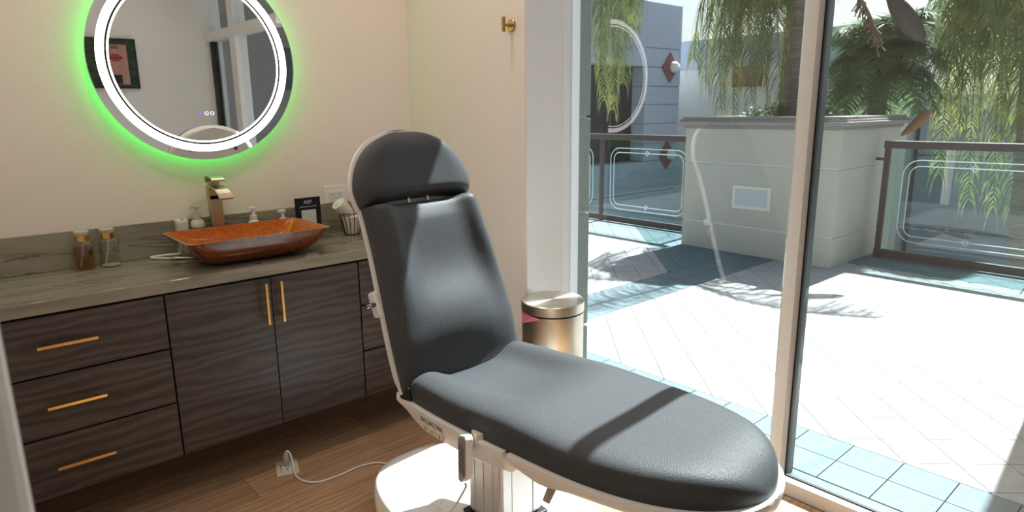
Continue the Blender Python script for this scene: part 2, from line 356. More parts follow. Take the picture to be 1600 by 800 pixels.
BUT = emit('touch_button_glow', (.9, .93, 1), 1.5); BUTB = emit('touch_button_blue', (.25, .25, 1), .9)
for i, x in enumerate((.850, .872, .894)):
    zz = 1.4283
    MB().annulus((x, zz), .0055 if i else .002, .0075 if i else .006, 2.8636, 2.8646, 32).build('touch_button', BUT if i else BUTB, t, True)

# vessel sink
def sink():
    cx, cy, z0, zr = .912, 2.64, CT+.001, CT+.108
    t = thing('vessel_sink', 'amber brown glass rectangular vessel sink with flared pointed ends', 'sink', (cx, cy, z0))
    OUT = mat('amber_glass_outside', (.16, .045, .012), .22, 0, Coat_Weight=.3, Coat_Roughness=.08, Specular_IOR_Level=.3)
    co = coords(OUT); n = noise(OUT, co, 55, 6, .7); L(OUT, ramp(OUT, n, [(.3, (.05, .012, .003)), (.7, (.19, .045, .006))]), P(OUT).inputs['Base Color']); bump(OUT, n, .12, .0015)
    IN = mat('amber_glass_inside', (.42, .12, .012), .12, 0, Coat_Weight=.25, Coat_Roughness=.03, Specular_IOR_Level=.35)
    co = coords(IN); n = noise(IN, co, 90, 5, .65); L(IN, ramp(IN, n, [(.3, (.33, .070, .002)), (.7, (.66, .175, .004))]), P(IN).inputs['Base Color'])
    def ring(hx, hy, z, e, lift, n=96):
        o = []
        for k in range(n):
            a = 2*math.pi*(k+.5)/n; c, s = math.cos(a), math.sin(a); x = hx*math.copysign(abs(c)**e, c); y = hy*math.copysign(abs(s)**e, s)
            o.append((cx+x, cy+y, z+0*lift))
        return o
    prof = [(.0, .150, .075), (.008, .180, .105), (.022, .207, .133), (.042, .231, .154), (.065, .250, .167), (.085, .264, .174), (.100, .275, .179)]
    H = .109; rs = []
    for h, hx, hy in prof: rs.append(ring(hx, hy, z0+h*H/.1, .36-.26*(h/.1)**.7, 0))
    MB().loft([ring(.02, .02, z0, .9, 0)]+rs, False).build('outer_bowl', OUT, t, 'all')
    ri = []
    for h, hx, hy in prof[1:]: ri.append(ring(hx-.007, hy-.007, z0+.003+h*(H-.003)/.1, .36-.26*(h/.1)**.7, 0))
    m2 = MB(); m2.loft([ring(.03, .03, z0+.010, .9, 0), ring(.1, .06, z0+.011, .6, 0)]+ri, False); m2.build('inner_bowl', IN, t, 'all')
    MB().loft([rs[-1], ri[-1]], False).build('rim', mat('sink_rim', (.30, .26, .22), .2), t, True)
    MB().lathe([(.0, .0), (.032, .0), (.03, .004), (.0, .005)], (cx, cy, z0+.012), 24, cap=False).build('drain', NICKEL, t, True)
sink()

# faucet (waterfall spout)
fx, fy = .862, 2.842
t = thing('waterfall_faucet', 'tall champagne nickel waterfall faucet behind the amber sink', 'faucet', (fx, fy, CT))
B((fx-.025, fy-.010, CT+.001), (fx+.025, fy+.024, 1.116)).build('column', NICKEL, t, bevel=.003)
B((fx-.032, fy-.026, CT+.0008), (fx+.032, fy+.032, CT+.008)).build('base_plate', NICKEL, t, bevel=.002)
a = bez((0, 0, 1.136), (-.09, 0, 1.148), (-.145, 0, 1.098), 10)
up, lo = [], []
for i, p in enumerate(a):
    up.append((p.x, p.z)); lo.append((p.x+.004, p.z-.008))
prof = [(.024, 1.116), (.024, 1.136)]+up[1:]+lo[::-1][:-1]+[(-.010, 1.095), (-.010, 1.08), (.024, 1.08)]
MB().loft([[(fx-.027, fy+y, z) for y, z in prof], [(fx+.027, fy+y, z) for y, z in prof]]).build('spout', NICKEL, t, bevel=.0015)
B((fx-.019, fy-.012, 1.136), (fx+.019, fy+.022, 1.158)).build('handle_neck', NICKEL, t, bevel=.002)
a = bez((.026, 0, 1.176), (-.03, 0, 1.184), (-.065, 0, 1.164), 6)
prof = [(p.x, p.z) for p in a]+[(p.x, p.z-.006) for p in a[::-1][:-1]]+[(.026, 1.156), (.02, 1.156), (.02, 1.168)]
prof = [(p.x, p.z) for p in a]+[(p.x, p.z-.006) for p in a[::-1]]
MB().loft([[(fx-.026, fy+y, z) for y, z in prof], [(fx+.026, fy+y, z) for y, z in prof]]).build('lever', NICKEL, t, bevel=.001)
B((fx-.026, fy+.018, 1.150), (fx+.026, fy+.026, 1.176)).build('lever_back', NICKEL, t, bevel=.001)

# two glass soap bottles on the left of the counter
def soap_bottle(x, y, label, liquid):
    t = thing('soap_bottle', label, 'bottle', (x, y, CT), 'glass soap bottles'); z = CT+.0008; R = .034
    MB().lathe([(.0, 0), (R-.003, 0), (R, .004), (R, .098), (R-.006, .106), (.02, .108), (.0, .108)], (x, y, z), 40, cap=False).build('glass', BOTTLE, t, True)
    if liquid: MB().lathe([(.0, .006), (R-.004, .006), (R-.003, .010), (R-.003, .083), (.0, .083)], (x, y, z), 40, cap=False).build('amber_soap', AMBER, t, True)
    else: MB().lathe([(.0, .003), (R-.004, .003), (R-.004, .007), (.0, .007)], (x, y, z), 40, cap=False).build('soap_film', PUMPM, t, True)
    MB().tube([(x+.002, y, z+.108), (x-.004, y, z+.06), (x-.018, y, z+.010)], .0022, 8).build('dip_tube', PUMPM, t, True)
    MB().lathe([(.0, .1085), (.023, .1085), (.023, .130), (.0, .130)], (x, y, z), 32, cap=False).build('brass_collar', GOLD, t, True)
    MB().lathe([(.0, .1305), (.022, .1305), (.022, .136), (.025, .137), (.025, .144), (.022, .146), (.0, .146)], (x, y, z), 32, cap=False).build('pump_top', PUMPM, t, True)
soap_bottle(.378, 2.858, 'clear glass pump bottle filled with amber soap', True)
soap_bottle(.460, 2.855, 'empty clear glass pump bottle beside the amber soap', False)

# white looped tweezer-like tool beside the sink
t = thing('loop_handled_tool', 'small tool with a white looped handle lying left of the sink', 'tool', (.64, 2.84, CT))
pts = spline([(.672, 2.800, CT+.006), (.650, 2.812, CT+.006), (.615, 2.850, CT+.006), (.603, 2.873, CT+.006), (.612, 2.885, CT+.006), (.665, 2.884, CT+.006), (.700, 2.865, CT+.007), (.708, 2.845, CT+.008)])
MB().tube(pts, .0055, 10).build('handle_loop', WHITE, t, True)
MB().tube([(.670, 2.801, CT+.0065), (.690, 2.785, CT+.0065), (.715, 2.765, CT+.006), (.728, 2.752, CT+.005)], [.0065, .006, .004, .002], 10).build('metal_tip', CHROME, t, True)
MB().tube([(.706, 2.846, CT+.008), (.712, 2.81, CT+.006), (.722, 2.77, CT+.005)], [.005, .004, .002], 8).build('metal_jaw', CHROME, t, True)

# small bottles behind the sink
x, y = .727, 2.866
t = thing('small_carton', 'small white speckled carton behind the left end of the sink', 'box', (x, y, CT))
B((x-.021, y-.018, CT+.001), (x+.021, y+.018, 1.006)).build('carton_body', speckle('speckled_card', (.74, .71, .65), (.52, .47, .42), 260, .7, 0), t, bevel=.001)
B((x-.0215, y-.0185, .995), (x+.0215, y+.0185, 1.0065)).build('carton_lid', WHITE, t)
MB().lathe([(.0, 0), (.004, 0), (.004, .003), (.0, .003)], (x+.002, y-.006, 1.0065), 12, cap=False).build('lid_hole', BLACK, t)
def pump(x, y, h, r, label, clear, grp='white pump bottles'):
    t = thing('pump_bottle', label, 'bottle', (x, y, CT), grp); z = CT+.001
    m0 = mat('milky_plastic', (.80, .78, .72), .3, 0, Transmission_Weight=.25); hs = h-.062
    MB().lathe([(.0, 0), (r-.002, 0), (r, .003), (r, hs-.02), (r*.95, hs-.012), (.017, hs), (.0, hs)], (x, y, z), 32, cap=False).build('bottle_body', m0 if clear else WHITE, t, True)
    MB().lathe([(.0, hs), (.0155, hs), (.0155, hs+.022), (.0, hs+.022)], (x, y, z), 24, cap=False).build('collar', PUMPM if clear else WHITE, t, True)
    p = MB().lathe([(.0, hs+.022), (.008, hs+.022), (.008, hs+.046), (.0135, hs+.049), (.0135, hs+.058), (.0, hs+.06)], (x, y, z), 24, cap=False)
    p.obox((x-.012, y-.006, z+hs+.053), (1, .3, 0), (-.3, 1, 0), (0, 0, 1), (.014, .005, .005)); p.build('pump_head', PUMPM if clear else WHITE, t, True)
    MB().lathe([(r+.0004, hs-.05), (r+.0006, hs-.04), (r+.0006, hs-.032), (r+.0004, hs-.03)], (x, y, z), 32, cap=False).build('label_band', GREYP if clear else WHITE, t, True)
pump(.789, 2.866, .202, .029, 'clear-topped foam pump bottle beside the faucet', True)
pump(1.018, 2.864, .172, .026, 'white pump bottle just right of the faucet', False)
pump(1.150, 2.866, .146, .024, 'short white pump bottle nearest the dark sign', False)

# dark sign in an acrylic stand
sx0, sx1, yb, zb, zt = 1.190, 1.309, 2.815, CT+.012, 1.052
t = thing('counter_sign', 'small dark navy sign with a white square in an acrylic stand', 'sign', ((sx0+sx1)/2, yb, CT))
SIGN = mat('navy_print', (.006, .008, .013), .18)
B((sx0, yb, zb), (sx1, yb+.006, zt)).build('sign_panel', SIGN, t, bevel=.0005)
B((sx0-.0015, yb+.0062, CT+.001), (sx1+.0015, yb+.0085, zt+.0015)).build('acrylic_back', ACRYL, t)
B((sx0-.002, yb-.045, CT+.001), (sx1+.03, yb+.03, CT+.009)).build('acrylic_foot', ACRYL, t)
B((sx0+.026, yb-.0008, zb+.052), (sx1-.024, yb-.0002, zb+.125)).build('white_square', mat('white_print', (.62, .61, .58), .3), t)
PRT = mat('sign_letter_white', (.6, .6, .58), .4)
text('lettering', 'All\u0113', .024, PRT, t, ((sx0+sx1)/2, yb-.0006, zt-.028), (math.pi/2, 0, 0))
text('lettering', 'Discover Rewards', .0105, PRT, t, ((sx0+sx1)/2, yb-.0006, zt-.043), (math.pi/2, 0, 0))

# wire basket with rolled white towel
bx, by = 1.452, 2.80
t = thing('towel_basket', 'small wire basket by the chair back at the right of the worktop', 'basket', (bx, by, CT))
WIRE = mat('bronze_wire', (.10, .065, .03), .35, .8); CL = speckle('white_terry', (.66, .63, .57), (.78, .75, .69), 300, .95, .6, .002)
def bc(a, h, e=0): r = .034+.022*h/.1+e; return (bx+r*math.cos(a), by+r*math.sin(a), CT+.004+h)
for k in range(14):
    a = 2*math.pi*k/14
    MB().tube([bc(a, 0), bc(a+.06, .05), bc(a, .1)], .0018, 6).build('wire', WIRE, t)
for h in (0, .1): MB().tube([bc(2*math.pi*k/28, h) for k in range(29)], .0022, 6).build('hoop', WIRE, t)
MB().lathe([(.0, .003), (.030, .003), (.034, .02), (.048, .085), (.0, .088)], (bx, by, CT+.002), 24, cap=False).build('liner', CL, t, True)
t2 = thing('rolled_cloth', 'white rolled cloth sticking out of the small wire basket', 'cloth', (bx-.02, by, CT+.095))
m2 = MB(); c0, c1 = Vector((bx-.005, by, CT+.092)), Vector((bx-.066, by-.006, CT+.155))
m2.tube([c0+(c1-c0)*k/6 for k in range(7)], [.022, .026, .029, .031, .033, .034, .033], 20); m2.build('roll', CL, t2, True)
MB().tube([c1+(c0-c1)*.02, c1+(c1-c0)*.05], [.026, .012], 20).build('roll_end', CL, t2, True)
# wall outlet
t = thing('wall_outlet', 'white double wall outlet above the backsplash beside the sign', 'outlet', (1.436, YW, 1.002))
B((1.375, YW-.006, 1.0025), (1.497, YW-.0005, 1.085)).build('cover_plate', WHITE, t, bevel=.002)
B((1.402, YW-.0085, 1.026), (1.470, YW-.0055, 1.060)).build('receptacle', WHITE, t, bevel=.001)
for x in (1.418, 1.454):
    for dx, dz in ((.005, .006), (.005, -.006)): B((x+dx-.003, YW-.0092, 1.043+dz-.0016), (x+dx+.003, YW-.0084, 1.043+dz+.0016)).build('slot', BLACK, t)
    B((x-.010, YW-.0092, 1.0405), (x-.005, YW-.0084, 1.0455)).build('slot', BLACK, t)
# brass hook on the side wall
hy, hz = 2.122, 1.768
t = thing('wall_hook', 'antique brass round wall hook on the cream side wall', 'hook', (XW, hy, hz))
MB().lathe([(.0, 0), (.025, 0), (.025, .006), (.023, .008), (.0, .008)], (XW, hy, hz), 32, (-1, 0, 0), False).build('backplate', AGED, t, True)
MB().tube([(XW-.007, hy, hz), (XW-.045, hy, hz)], .006, 16).build('stem', AGED, t, True)
MB().tube([(XW-.045, hy, hz-.027), (XW-.045, hy, hz+.030)], .0085, 20).build('peg', AGED, t, True)

# ------------------------------------------------------------------ bin
cx, cy, R, H = 1.885, 1.885, .134, .645
t = thing('trash_can', 'round brushed champagne steel bin beside the window reveal', 'bin', (cx, cy, 0))
MB().lathe([(.0, .001), (R-.004, .001), (R-.004, .012), (.0, .012)], (cx, cy, 0), 64, cap=False).build('foot_ring', BLACK, t, True)
MB().lathe([(R-.003, .012), (R-.003, H-.050), (R-.008, H-.050), (R-.008, .012), (R-.003, .012)], (cx, cy, 0), 72, cap=False).build('body', STEEL, t, True)
MB().lathe([(R-.007, H-.052), (R-.007, H-.040), (.0, H-.040)], (cx, cy, 0), 64, cap=False).build('gap_ring', BLACK, t, True)
MB().lathe([(R-.006, H-.042), (R, H-.042), (R, H-.004), (R-.003, H-.0005), (.0, H)], (cx, cy, 0), 72, cap=False).build('lid', STEELTOP, t, True)
PINK = speckle('pink_film', (.55, .12, .19), (.63, .17, .25), 40, .5, .3, .002)
_pk = lambda a, r, z: (cx+r*math.cos(math.radians(a)), cy+r*math.sin(math.radians(a)), z)
MB().add([_pk(150, R+.002, H-.046), _pk(185, R+.003, H-.046), _pk(205, R+.004, H-.052), _pk(165, R+.010, H-.085), _pk(150, R-.002, H-.046), _pk(185, R-.002, H-.046), _pk(205, R-.002, H-.052), _pk(165, R+.006, H-.085)],
         [(0, 1, 2, 3), (7, 6, 5, 4), (0, 4, 5, 1), (1, 5, 6, 2), (2, 6, 7, 3), (3, 7, 4, 0)]).build('pink_liner', PINK, t)

# ------------------------------------------------------------------ treatment chair
th = math.radians(5.0)
AX = Vector((math.sin(th), -math.cos(th), 0)); LT = Vector((math.cos(th), math.sin(th), 0)); UP = Vector((0, 0, 1))
O = Vector((1.205, 1.612, .572))                        # hinge, rim height
lean = math.radians(22.8)
BU = -AX*math.sin(lean)+UP*math.cos(lean); BN = AX*math.cos(lean)+UP*math.sin(lean)
def cs(s, l, h): return O+AX*s+LT*l+UP*h
OB = O+UP*.035+AX*(-.012)
def cb(s, l, n): return OB+BU*s+LT*l+BN*n
OH = OB+BU*.562
hl = math.radians(19); HU = -AX*math.sin(hl)+UP*math.cos(hl); HN = AX*math.cos(hl)+UP*math.sin(hl)
def ch(s, l, n): return OH+HU*s+LT*l+HN*n
tc = thing('treatment_chair', 'charcoal padded treatment chair on a white pedestal base', 'chair', (1.26, 1.45, 0))
LS = 1.015
def wseat(s):
    if s < .30: return .238+.022*math.sin(s/.30*math.pi/2)
    if s < .52: return .260
    q = (s-.52)/(LS-.52); return .260*max(1-q**2.6, 0)**.5
def lerp(a, b, t): return a+(b-a)*t
def smooth(t): t = min(max(t, 0), 1); return t*t*(3-2*t)
def superpos(k, n, p):                                  # points over the top profile from -1 to 1
    a = math.pi*(1-k/n); c, s = math.cos(a), math.sin(a); return math.copysign(abs(c)**p, c), abs(s)**p
def cushion(fn, W, T, Ls, rel, p=.42, n=44, slist=None, base=0.0, start_p=1.):
    rings = []
    for s in slist:
        wv, tv = W(s), T(s); ring = []
        for k in range(n+1):
            x, y = superpos(k, n, p); ring.append(fn(s, wv*x, base+tv*y+rel(s, wv*x, x)*smooth(y*1.3)*min(1, tv/.05)))
        for k in range(1, 8): ring.append(fn(s, wv*(1-2*k/8), base))
        rings.append(ring)
    return MB().loft(rings)
def endT(s, L0, t0, a, b):
    t = t0
    if s < a: t *= max(1-((a-s)/a)**2.5, 0.0)**.4
    if s > L0-b: t *= max(1-((s-L0+b)/b)**2.6, 0.0)**.42
    return max(t, .001)
sl_ = sorted(set([LS*(1-math.cos(math.pi*i/80))/2 for i in range(81)]))
def relseat(s, l, x):
    q = abs((s-.09)/.25)**5; e = abs((l-.012)/.150)**5
    bowl = -.046*math.exp(-q*.8-e*.9)
    return bowl + .006*math.exp(-((s-.42)/.12)**2) - .004*math.exp(-((s-.7)/.2)**2)*(1-abs(x))
cushion(cs, wseat, lambda s: endT(s, LS, .088, .05, .16), LS, relseat, .36, 48, sl_, .002).build('seat_cushion', LEATHER, tc, 'all')
LB = .565
def wback(s): return lerp(.252, .212, smooth(s/LB)) if s > .03 else .246+.006*s/.03
def relback(s, l, x):
    ax = abs(x); bol = .030*math.exp(-((ax-.86)/.21)**2)*smooth((s-.14)/.28)
    cen = .036*math.exp(-(x/.66)**2)*math.exp(-((s-.185)/.11)**2)
    lum = -.010*math.exp(-((s-.36)/.09)**2)*math.exp(-(x/.55)**2)+.006*math.sin(x*6+2.1*s)*math.exp(-((s-.33)/.14)**2)*math.exp(-(x/.5)**2)
    lip = -.016*smooth((s-.49)/.07)*math.exp(-(x/.62)**2)
    return bol+cen+lum+lip
sb_ = [LB*(1-math.cos(math.pi*i/70))/2 for i in range(71)]
cushion(lambda s, l, n: cb(lerp(-.035, LB, s/LB), l, n), wback, lambda s: endT(s, LB, .034+.041*smooth(s/.17), .03, .035), LB, relback, .36, 52, sb_, .002).build('back_cushion', LEATHER, tc, 'all')
LH = .240
def whead(s):
    q = s/LH; return .230*max(1-q**2.3, 0.0)**.5*(1-.06*max(0, .25-q)/.25)
sh_ = [LH*(1-math.cos(math.pi*i/50))/2 for i in range(51)]
def bend(s, l): return s-.030*(l/.22)**2*max(0, 1-s/.10)      # lower edge of the headrest arches upward in the middle
def chb(s, l, n):
    arch = .018*(1-(l/.225)**2)*max(0, 1-s/.12); return ch(s+max(arch, 0), l, n)
cushion(chb, whead, lambda s: endT(s, LH, .078, .04, .085), LH, lambda s, l, x: .006*math.exp(-((abs(x)-.7)/.3)**2), .40, 44, sh_, .002).build('head_cushion', LEATHER, tc, 'all')
# white shells behind the cushions
def shell(fn, W, slist, depth, e, inset=.03):
    rings = []
    for s in slist:
        wv = W(s)+e; dd = depth(s); i = min(inset, wv*.6)
        rings.append([fn(s, -wv, .008), fn(s, -wv-.001, -.004), fn(s, -wv+i*.35, -dd*.75), fn(s, -wv+i, -dd), fn(s, 0, -dd*1.02), fn(s, wv-i, -dd), fn(s, wv-i*.35, -dd*.75), fn(s, wv+.001, -.004), fn(s, wv, .008), fn(s, wv-.006, .009), fn(s, 0, .004), fn(s, -wv+.006, .009)])
    return MB().loft(rings)
ls = [.02+.0*i for i in range(0)]+[-.055+.495*i/34 for i in range(35)]
def dseat(s):
    q = s+.055; return .018+.060*smooth(q/.17)**.8*(1-.25*smooth((s-.30)/.14))
shell(cs, lambda s: wseat(max(s, 0))*(1 if s > -.015 else 1-.09*((-.015-s)/.04)**2.2), ls, dseat, .014, .035).build('seat_shell', WHITE, tc, True)
L2 = LS+.012
def wleg(s): return wseat(min(s, .52)) if s < .52 else .260*max(1-((s-.52)/(L2-.52))**2.6, 0.0)**.5
ll = [.455+(L2-.455)*math.sin(math.pi/2*i/44) for i in range(45)]
shell(cs, wleg, ll, lambda s: .030+.022*math.exp(-((s-.56)/.07)**2)-.008*smooth((s-.85)/.15), .012, .03).build('leg_shell', WHITE, tc, True)
bl = [-.015+(LB+.012)*i/30 for i in range(31)]
shell(cb, lambda s: wback(max(s, .001)), bl, lambda s: .030, .007, .03).build('back_shell', WHITE, tc, True)
hl_ = [(LH+.012)*math.sin(math.pi/2*i/30) for i in range(31)]
shell(ch, lambda s: .230*max(1-(s/(LH+.012))**2.3, 0)**.5*(1-.06*max(0, .25-s/LH)/.25), hl_, lambda s: .030, .007, .03).build('head_shell', WHITE, tc, True)
MB().obox(cb(-.018, -.20, .012), LT, BU, BN, (.05, .02, .025)).build('hinge_cover', BLACK, tc, bevel=.004)
MB().obox(cb(-.018, .20, .012), LT, BU, BN, (.05, .02, .025)).build('hinge_cover', BLACK, tc, bevel=.004)
for l in (-.035, .045): MB().tube([cb(LB-.03, l, .022), ch(.05, l, .022)], .007, 12).build('headrest_post', CHROME, tc, True)
for sgn in (-1, 1):                                     # side brackets with steel studs
    sx = .268; wl = wback(sx)+.007
    br = MB().obox(cb(sx, sgn*(wl+.001), -.010), LT, BU, BN, (.010, .040, .020)).build('side_bracket', WHITE, tc, bevel=.008)
    MB().tube([cb(sx, sgn*(wl+.008), -.006), cb(sx, sgn*(wl+.028), -.006)], .0115, 16).build('stud', CHROME, br, True)
    MB().tube([cb(sx, sgn*(wl+.028), -.006), cb(sx, sgn*(wl+.038), -.006)], .006, 12).build('stud_tip', CHROME, br, True)
for l in (-.115, .115): MB().tube([ch(.13, l, -.027), ch(.13, l, -.033)], .011, 16).build('screw_cap', CHROME, tc, True)
# pedestal
def rr_poly(x0, x1, y0, y1, e, n=96):
    cxx, cyy, hx, hyy = (x0+x1)/2, (y0+y1)/2, (x1-x0)/2, (y1-y0)/2
    return [(cxx+hx*math.copysign(abs(math.cos(a))**e, math.cos(a)), cyy+hyy*math.copysign(abs(math.sin(a))**e, math.sin(a))) for a in [2*math.pi*k/n for k in range(n)]]
bxy = (.948, 1.500, .93, 2.03)
rings = []
for off, z, e in ((.012, .002, .72), (.003, .02, .72), (0, .085, .72), (.004, .118, .72), (.016, .132, .72), (.04, .137, .74), (.12, .141, .8), (.22, .144, .85)):
    rings.append([(x, y, z) for x, y in rr_poly(bxy[0]+off, bxy[1]-off, bxy[2]+off, bxy[3]-off, e)])
MB().loft(rings).build('pedestal_base', WHITEB, tc, True)
CX0, CX1, CY0, CY1 = 1.15, 1.325, 1.372, 1.535
B((CX0, CY0, .150), (CX1, CY1, .50)).build('lift_column', ALU, tc, bevel=.012)
for x, mm_ in ((1.197, WHITE), (1.285, GREYP)): B((x-.001, CY0-.0015, .15), (x+.001, CY0+.001, .49)).build('column_rib', mm_, tc)
for y in (1.41, 1.455, 1.50): B((CX0-.0015, y-.001, .15), (CX0+.001, y+.001, .49)).build('column_rib', ALU, tc)
B((CX0-.014, CY0-.014, .140), (CX1+.014, CY1+.014, .153)).build('column_collar', BLACK, tc, bevel=.003)
m2 = MB().loft([[(CX0+.005, CY0-.02, .47), (CX1-.005, CY0-.02, .47), (CX1-.005, CY1+.05, .47), (CX0+.005, CY1+.05, .47)], [cs(.46, -.20, -.03), cs(.46, .20, -.03), cs(.02, .20, -.04), cs(.02, -.20, -.04)]]); m2.build('seat_support', WHITE, tc, bevel=.008)
# switches on the side of the seat shell
def side(s, drop, out=.0):                              # point on the near side of the seat shell
    wv = wseat(s)+.014; dd = dseat(s); a_ = cs(s, -wv-.001, -.004); b_ = cs(s, -wv+.0122, -dd*.75); return a_+(b_-a_).normalized()*drop+SN*out
_a, _b = cs(.15, -wseat(.15)-.015, -.004), cs(.15, -wseat(.15)-.014+.0122, -dseat(.15)*.75)
SU = (_a-_b).normalized(); _c = cs(.22, -wseat(.22)-.015, -.004); SA = (_c-cs(.08, -wseat(.08)-.015, -.004)).normalized(); SN = SA.cross(SU).normalized()
if SN.dot(LT) > 0: SN = -SN
for s in (.115, .150, .185):
    b_ = MB().obox(side(s, .035, .001), SA, SU, SN, (.0125, .016, .0035)).build('rocker_switch', mat('ivory_plastic', (.76, .70, .62), .4), tc, bevel=.002)
    MB().obox(side(s, .039, .0048), SA, SU, SN, (.002, .006, .0006)).build('arrow_mark', GREYP, b_)
    MB().obox(side(s, .024, .0048), SA, SU, SN, (.009, .0035, .0008)).build('rocker_tip', WHITE, b_)
lab = MB()
for q in (.005, .0165): lab.obox(side(.15, q, .0008), SA, SU, SN, (.051, .0008, .0005))
for s in (.099, .201): lab.obox(side(s, .0108, .0008), SA, SU, SN, (.0008, .0062, .0005))
lab.build('switch_label', GREYP, tc)
for s, k in ((.112, 0), (.15, 1), (.188, 2)):
    g = MB(); g.obox(side(s, .0125, .001), SA, SU, SN, (.008, .0009, .0005)); g.obox(side(s-.006, .0095, .001), SA*.8+SU*.6*(1-k), SU, SN, (.003+.001*k, .0009, .0005)); g.build('position_symbol', GREYP, tc)
MB().tube([cs(.58, -.235, -.036), cs(.585, -.272, -.068)], [.012, .010], 14).build('release_lever', mat('taupe_plastic', (.36, .30, .27), .4), tc, True)
# handset hanging from the near side of the seat
hc = Vector((.938, 1.262, .526)); hn = Vector((-.95, .31, 0)).normalized(); hside = Vector((.31, .95, 0)).normalized(); hup = Vector((.04, .02, 1)).normalized()
t = thing('remote_handset', 'white and grey wired handset hanging below the seat edge', 'remote', (hc.x, hc.y, hc.z-.07))
prof = [(-.030, -.040), (-.030, .062), (-.022, .072), (.022, .058), (.030, .048), (.030, -.058), (.018, -.070), (-.012, -.062)]
pr2 = lambda out: [hc+hside*-x+hup*z+hn*out for x, z in [(-.030, -.072), (-.030, .050), (-.020, .062), (.020, .078), (.030, .070), (.030, -.030), (.022, -.044), (-.018, -.074)]]
MB().loft([pr2(-.012), pr2(.009)]).build('case', WHITE, t, bevel=.003)
pk = lambda out, f: [hc+hside*-x*f+hup*z*f+hn*out for x, z in [(-.030, -.072), (-.030, .050), (-.020, .062), (.020, .078), (.030, .070), (.030, -.030), (.022, -.044), (-.018, -.074)]]
MB().loft([pk(.008, .93), pk(.0105, .93)]).build('keypad', mat('keypad_grey', (.27, .25, .235), .45), t)
for i in range(5):
    for j in (-1, 1): MB().obox(hc+hside*(j*.011)+hup*(.035-i*.017)+hn*.0115, hside, hup, hn, (.008, .005, .001)).build('key', mat('key_grey', (.16, .15, .145), .5), t)
MB().obox(hc+hup*.058-hn*.030+Vector((.012, -.004, 0)), hn, hside, hup, (.020, .017, .014)).build('hanger_clip', BEIGE, t, bevel=.003)
MB().tube(spline([hc+hup*-.070, (.955, 1.29, .42), (1.0, 1.42, .27), (1.06, 1.55, .18), (1.09, 1.62, .150), (1.12, 1.64, .146)]), .0035, 8).build('coiled_cord', BEIGE, t, True)
MB().tube(spline([hc+hup*.055-hn*.04+Vector((.01, -.01, 0)), (1.01, 1.22, .545), (1.02, 1.19, .553), (1.03, 1.20, .566)]), .003, 8).build('hook_wire', CHROME, t, True)

# floor outlet, plug and power cord
fc = Vector((.907, 2.445, 0)); fa = math.radians(-18.4); fX = Vector((math.cos(fa), math.sin(fa), 0)); fY = Vector((-math.sin(fa), math.cos(fa), 0))
t = thing('floor_outlet', 'square cream floor outlet plate on the oak planks', 'outlet', fc)
MB().obox(fc+UP*.002, fX, fY, UP, (.043, .058, .0018)).build('plate', BEIGE, t, bevel=.0015)
MB().obox(fc+UP*.0042, fX, fY, UP, (.020, .034, .0012)).build('receptacle', WHITE, t, bevel=.0008)
for a_, b_, w_, h_ in ((-.006, -.010, .0018, .004), (.006, -.010, .0018, .004), (0, -.018, .0022, .0022), (0, -.024, .004, .003)): MB().obox(fc+fX*a_+fY*b_+UP*.0055, fX, fY, UP, (w_, h_, .0004)).build('slot', BLACK, t)
MB().obox(fc-fX*.024+UP*.0042, fX, fY, UP, (.0012, .026, .0012)).build('hinge_slot', GREYP, t); MB().obox(fc+fX*.026-fY*.01+UP*.0042, fX, fY, UP, (.003, .002, .0008)).build('screw', GREYP, t)
t = thing('power_cord', 'white power cord running from the floor outlet to the chair base', 'cord', fc+fY*.012)
pb = fc+fY*.014+UP*.006
MB().tube([pb, pb+UP*.02, pb+UP*.035, pb+UP*.052, pb+UP*.058], [.013, .014, .013, .009, .006], 12).build('plug', mat('clear_plug', (.74, .70, .68), .2, 0, Transmission_Weight=.4), t, True)
MB().tube(spline([pb+UP*.055, pb+UP*.062+fX*.006, pb+UP*.05+fX*.016-fY*.006, (.925, 2.425, .022), (.912, 2.387, .0055), (.905, 2.33, .005), (.92, 2.284, .005), (.958, 2.25, .005), (1.036, 2.241, .005), (1.124, 2.246, .005), (1.195, 2.225, .005), (1.24, 2.15, .005), (1.245, 2.035, .006)]), .0042, 10).build('cable', WHITE, t, True)

# screen on the opposite wall (seen in the mirror)
t = thing('wall_screen', 'dark framed screen showing a close-up of lips, on the opposite wall', 'screen', (1.2, YB, 1.66))
LEAF = speckle('screen_leaf_pattern', (.006, .012, .008), (.02, .07, .025), 40, .25, 0)
B((.84, YB+.001, 1.665), (1.57, YB+.035, 2.105)).build('frame', mat('screen_frame', (.006, .006, .007), .25), t, bevel=.003)
B((.855, YB+.035, 1.68), (1.555, YB+.037, 2.09)).build('display', LEAF, t)
SKIN = speckle('screen_skin', (.42, .22, .18), (.50, .28, .23), 12, .3, 0)
B((1.27, YB+.037, 1.70), (1.49, YB+.0385, 2.05)).build('portrait', SKIN, t)
LIP = mat('screen_lips', (.33, .045, .06), .3)
ua = [(-.10, 0), (-.05, .028), (-.015, .036), (0, .028), (.015, .036), (.05, .028), (.10, 0), (.05, -.026), (0, -.036), (-.05, -.026)]
MB().loft([[(1.392+x*.68, YB+.0386, 1.935+z) for x, z in ua], [(1.392+x*.68, YB+.0395, 1.935+z) for x, z in ua]]).build('lips', LIP, t)
ua2 = [(-.10, 0), (-.05, .004), (0, -.002), (.05, .004), (.10, 0), (.05, -.003), (0, -.008), (-.05, -.003)]
MB().loft([[(1.392+x*.68, YB+.0393, 1.935+z) for x, z in ua2], [(1.392+x*.68, YB+.0400, 1.935+z) for x, z in ua2]]).build('lip_line', mat('lip_dark', (.11, .015, .02), .3), t)
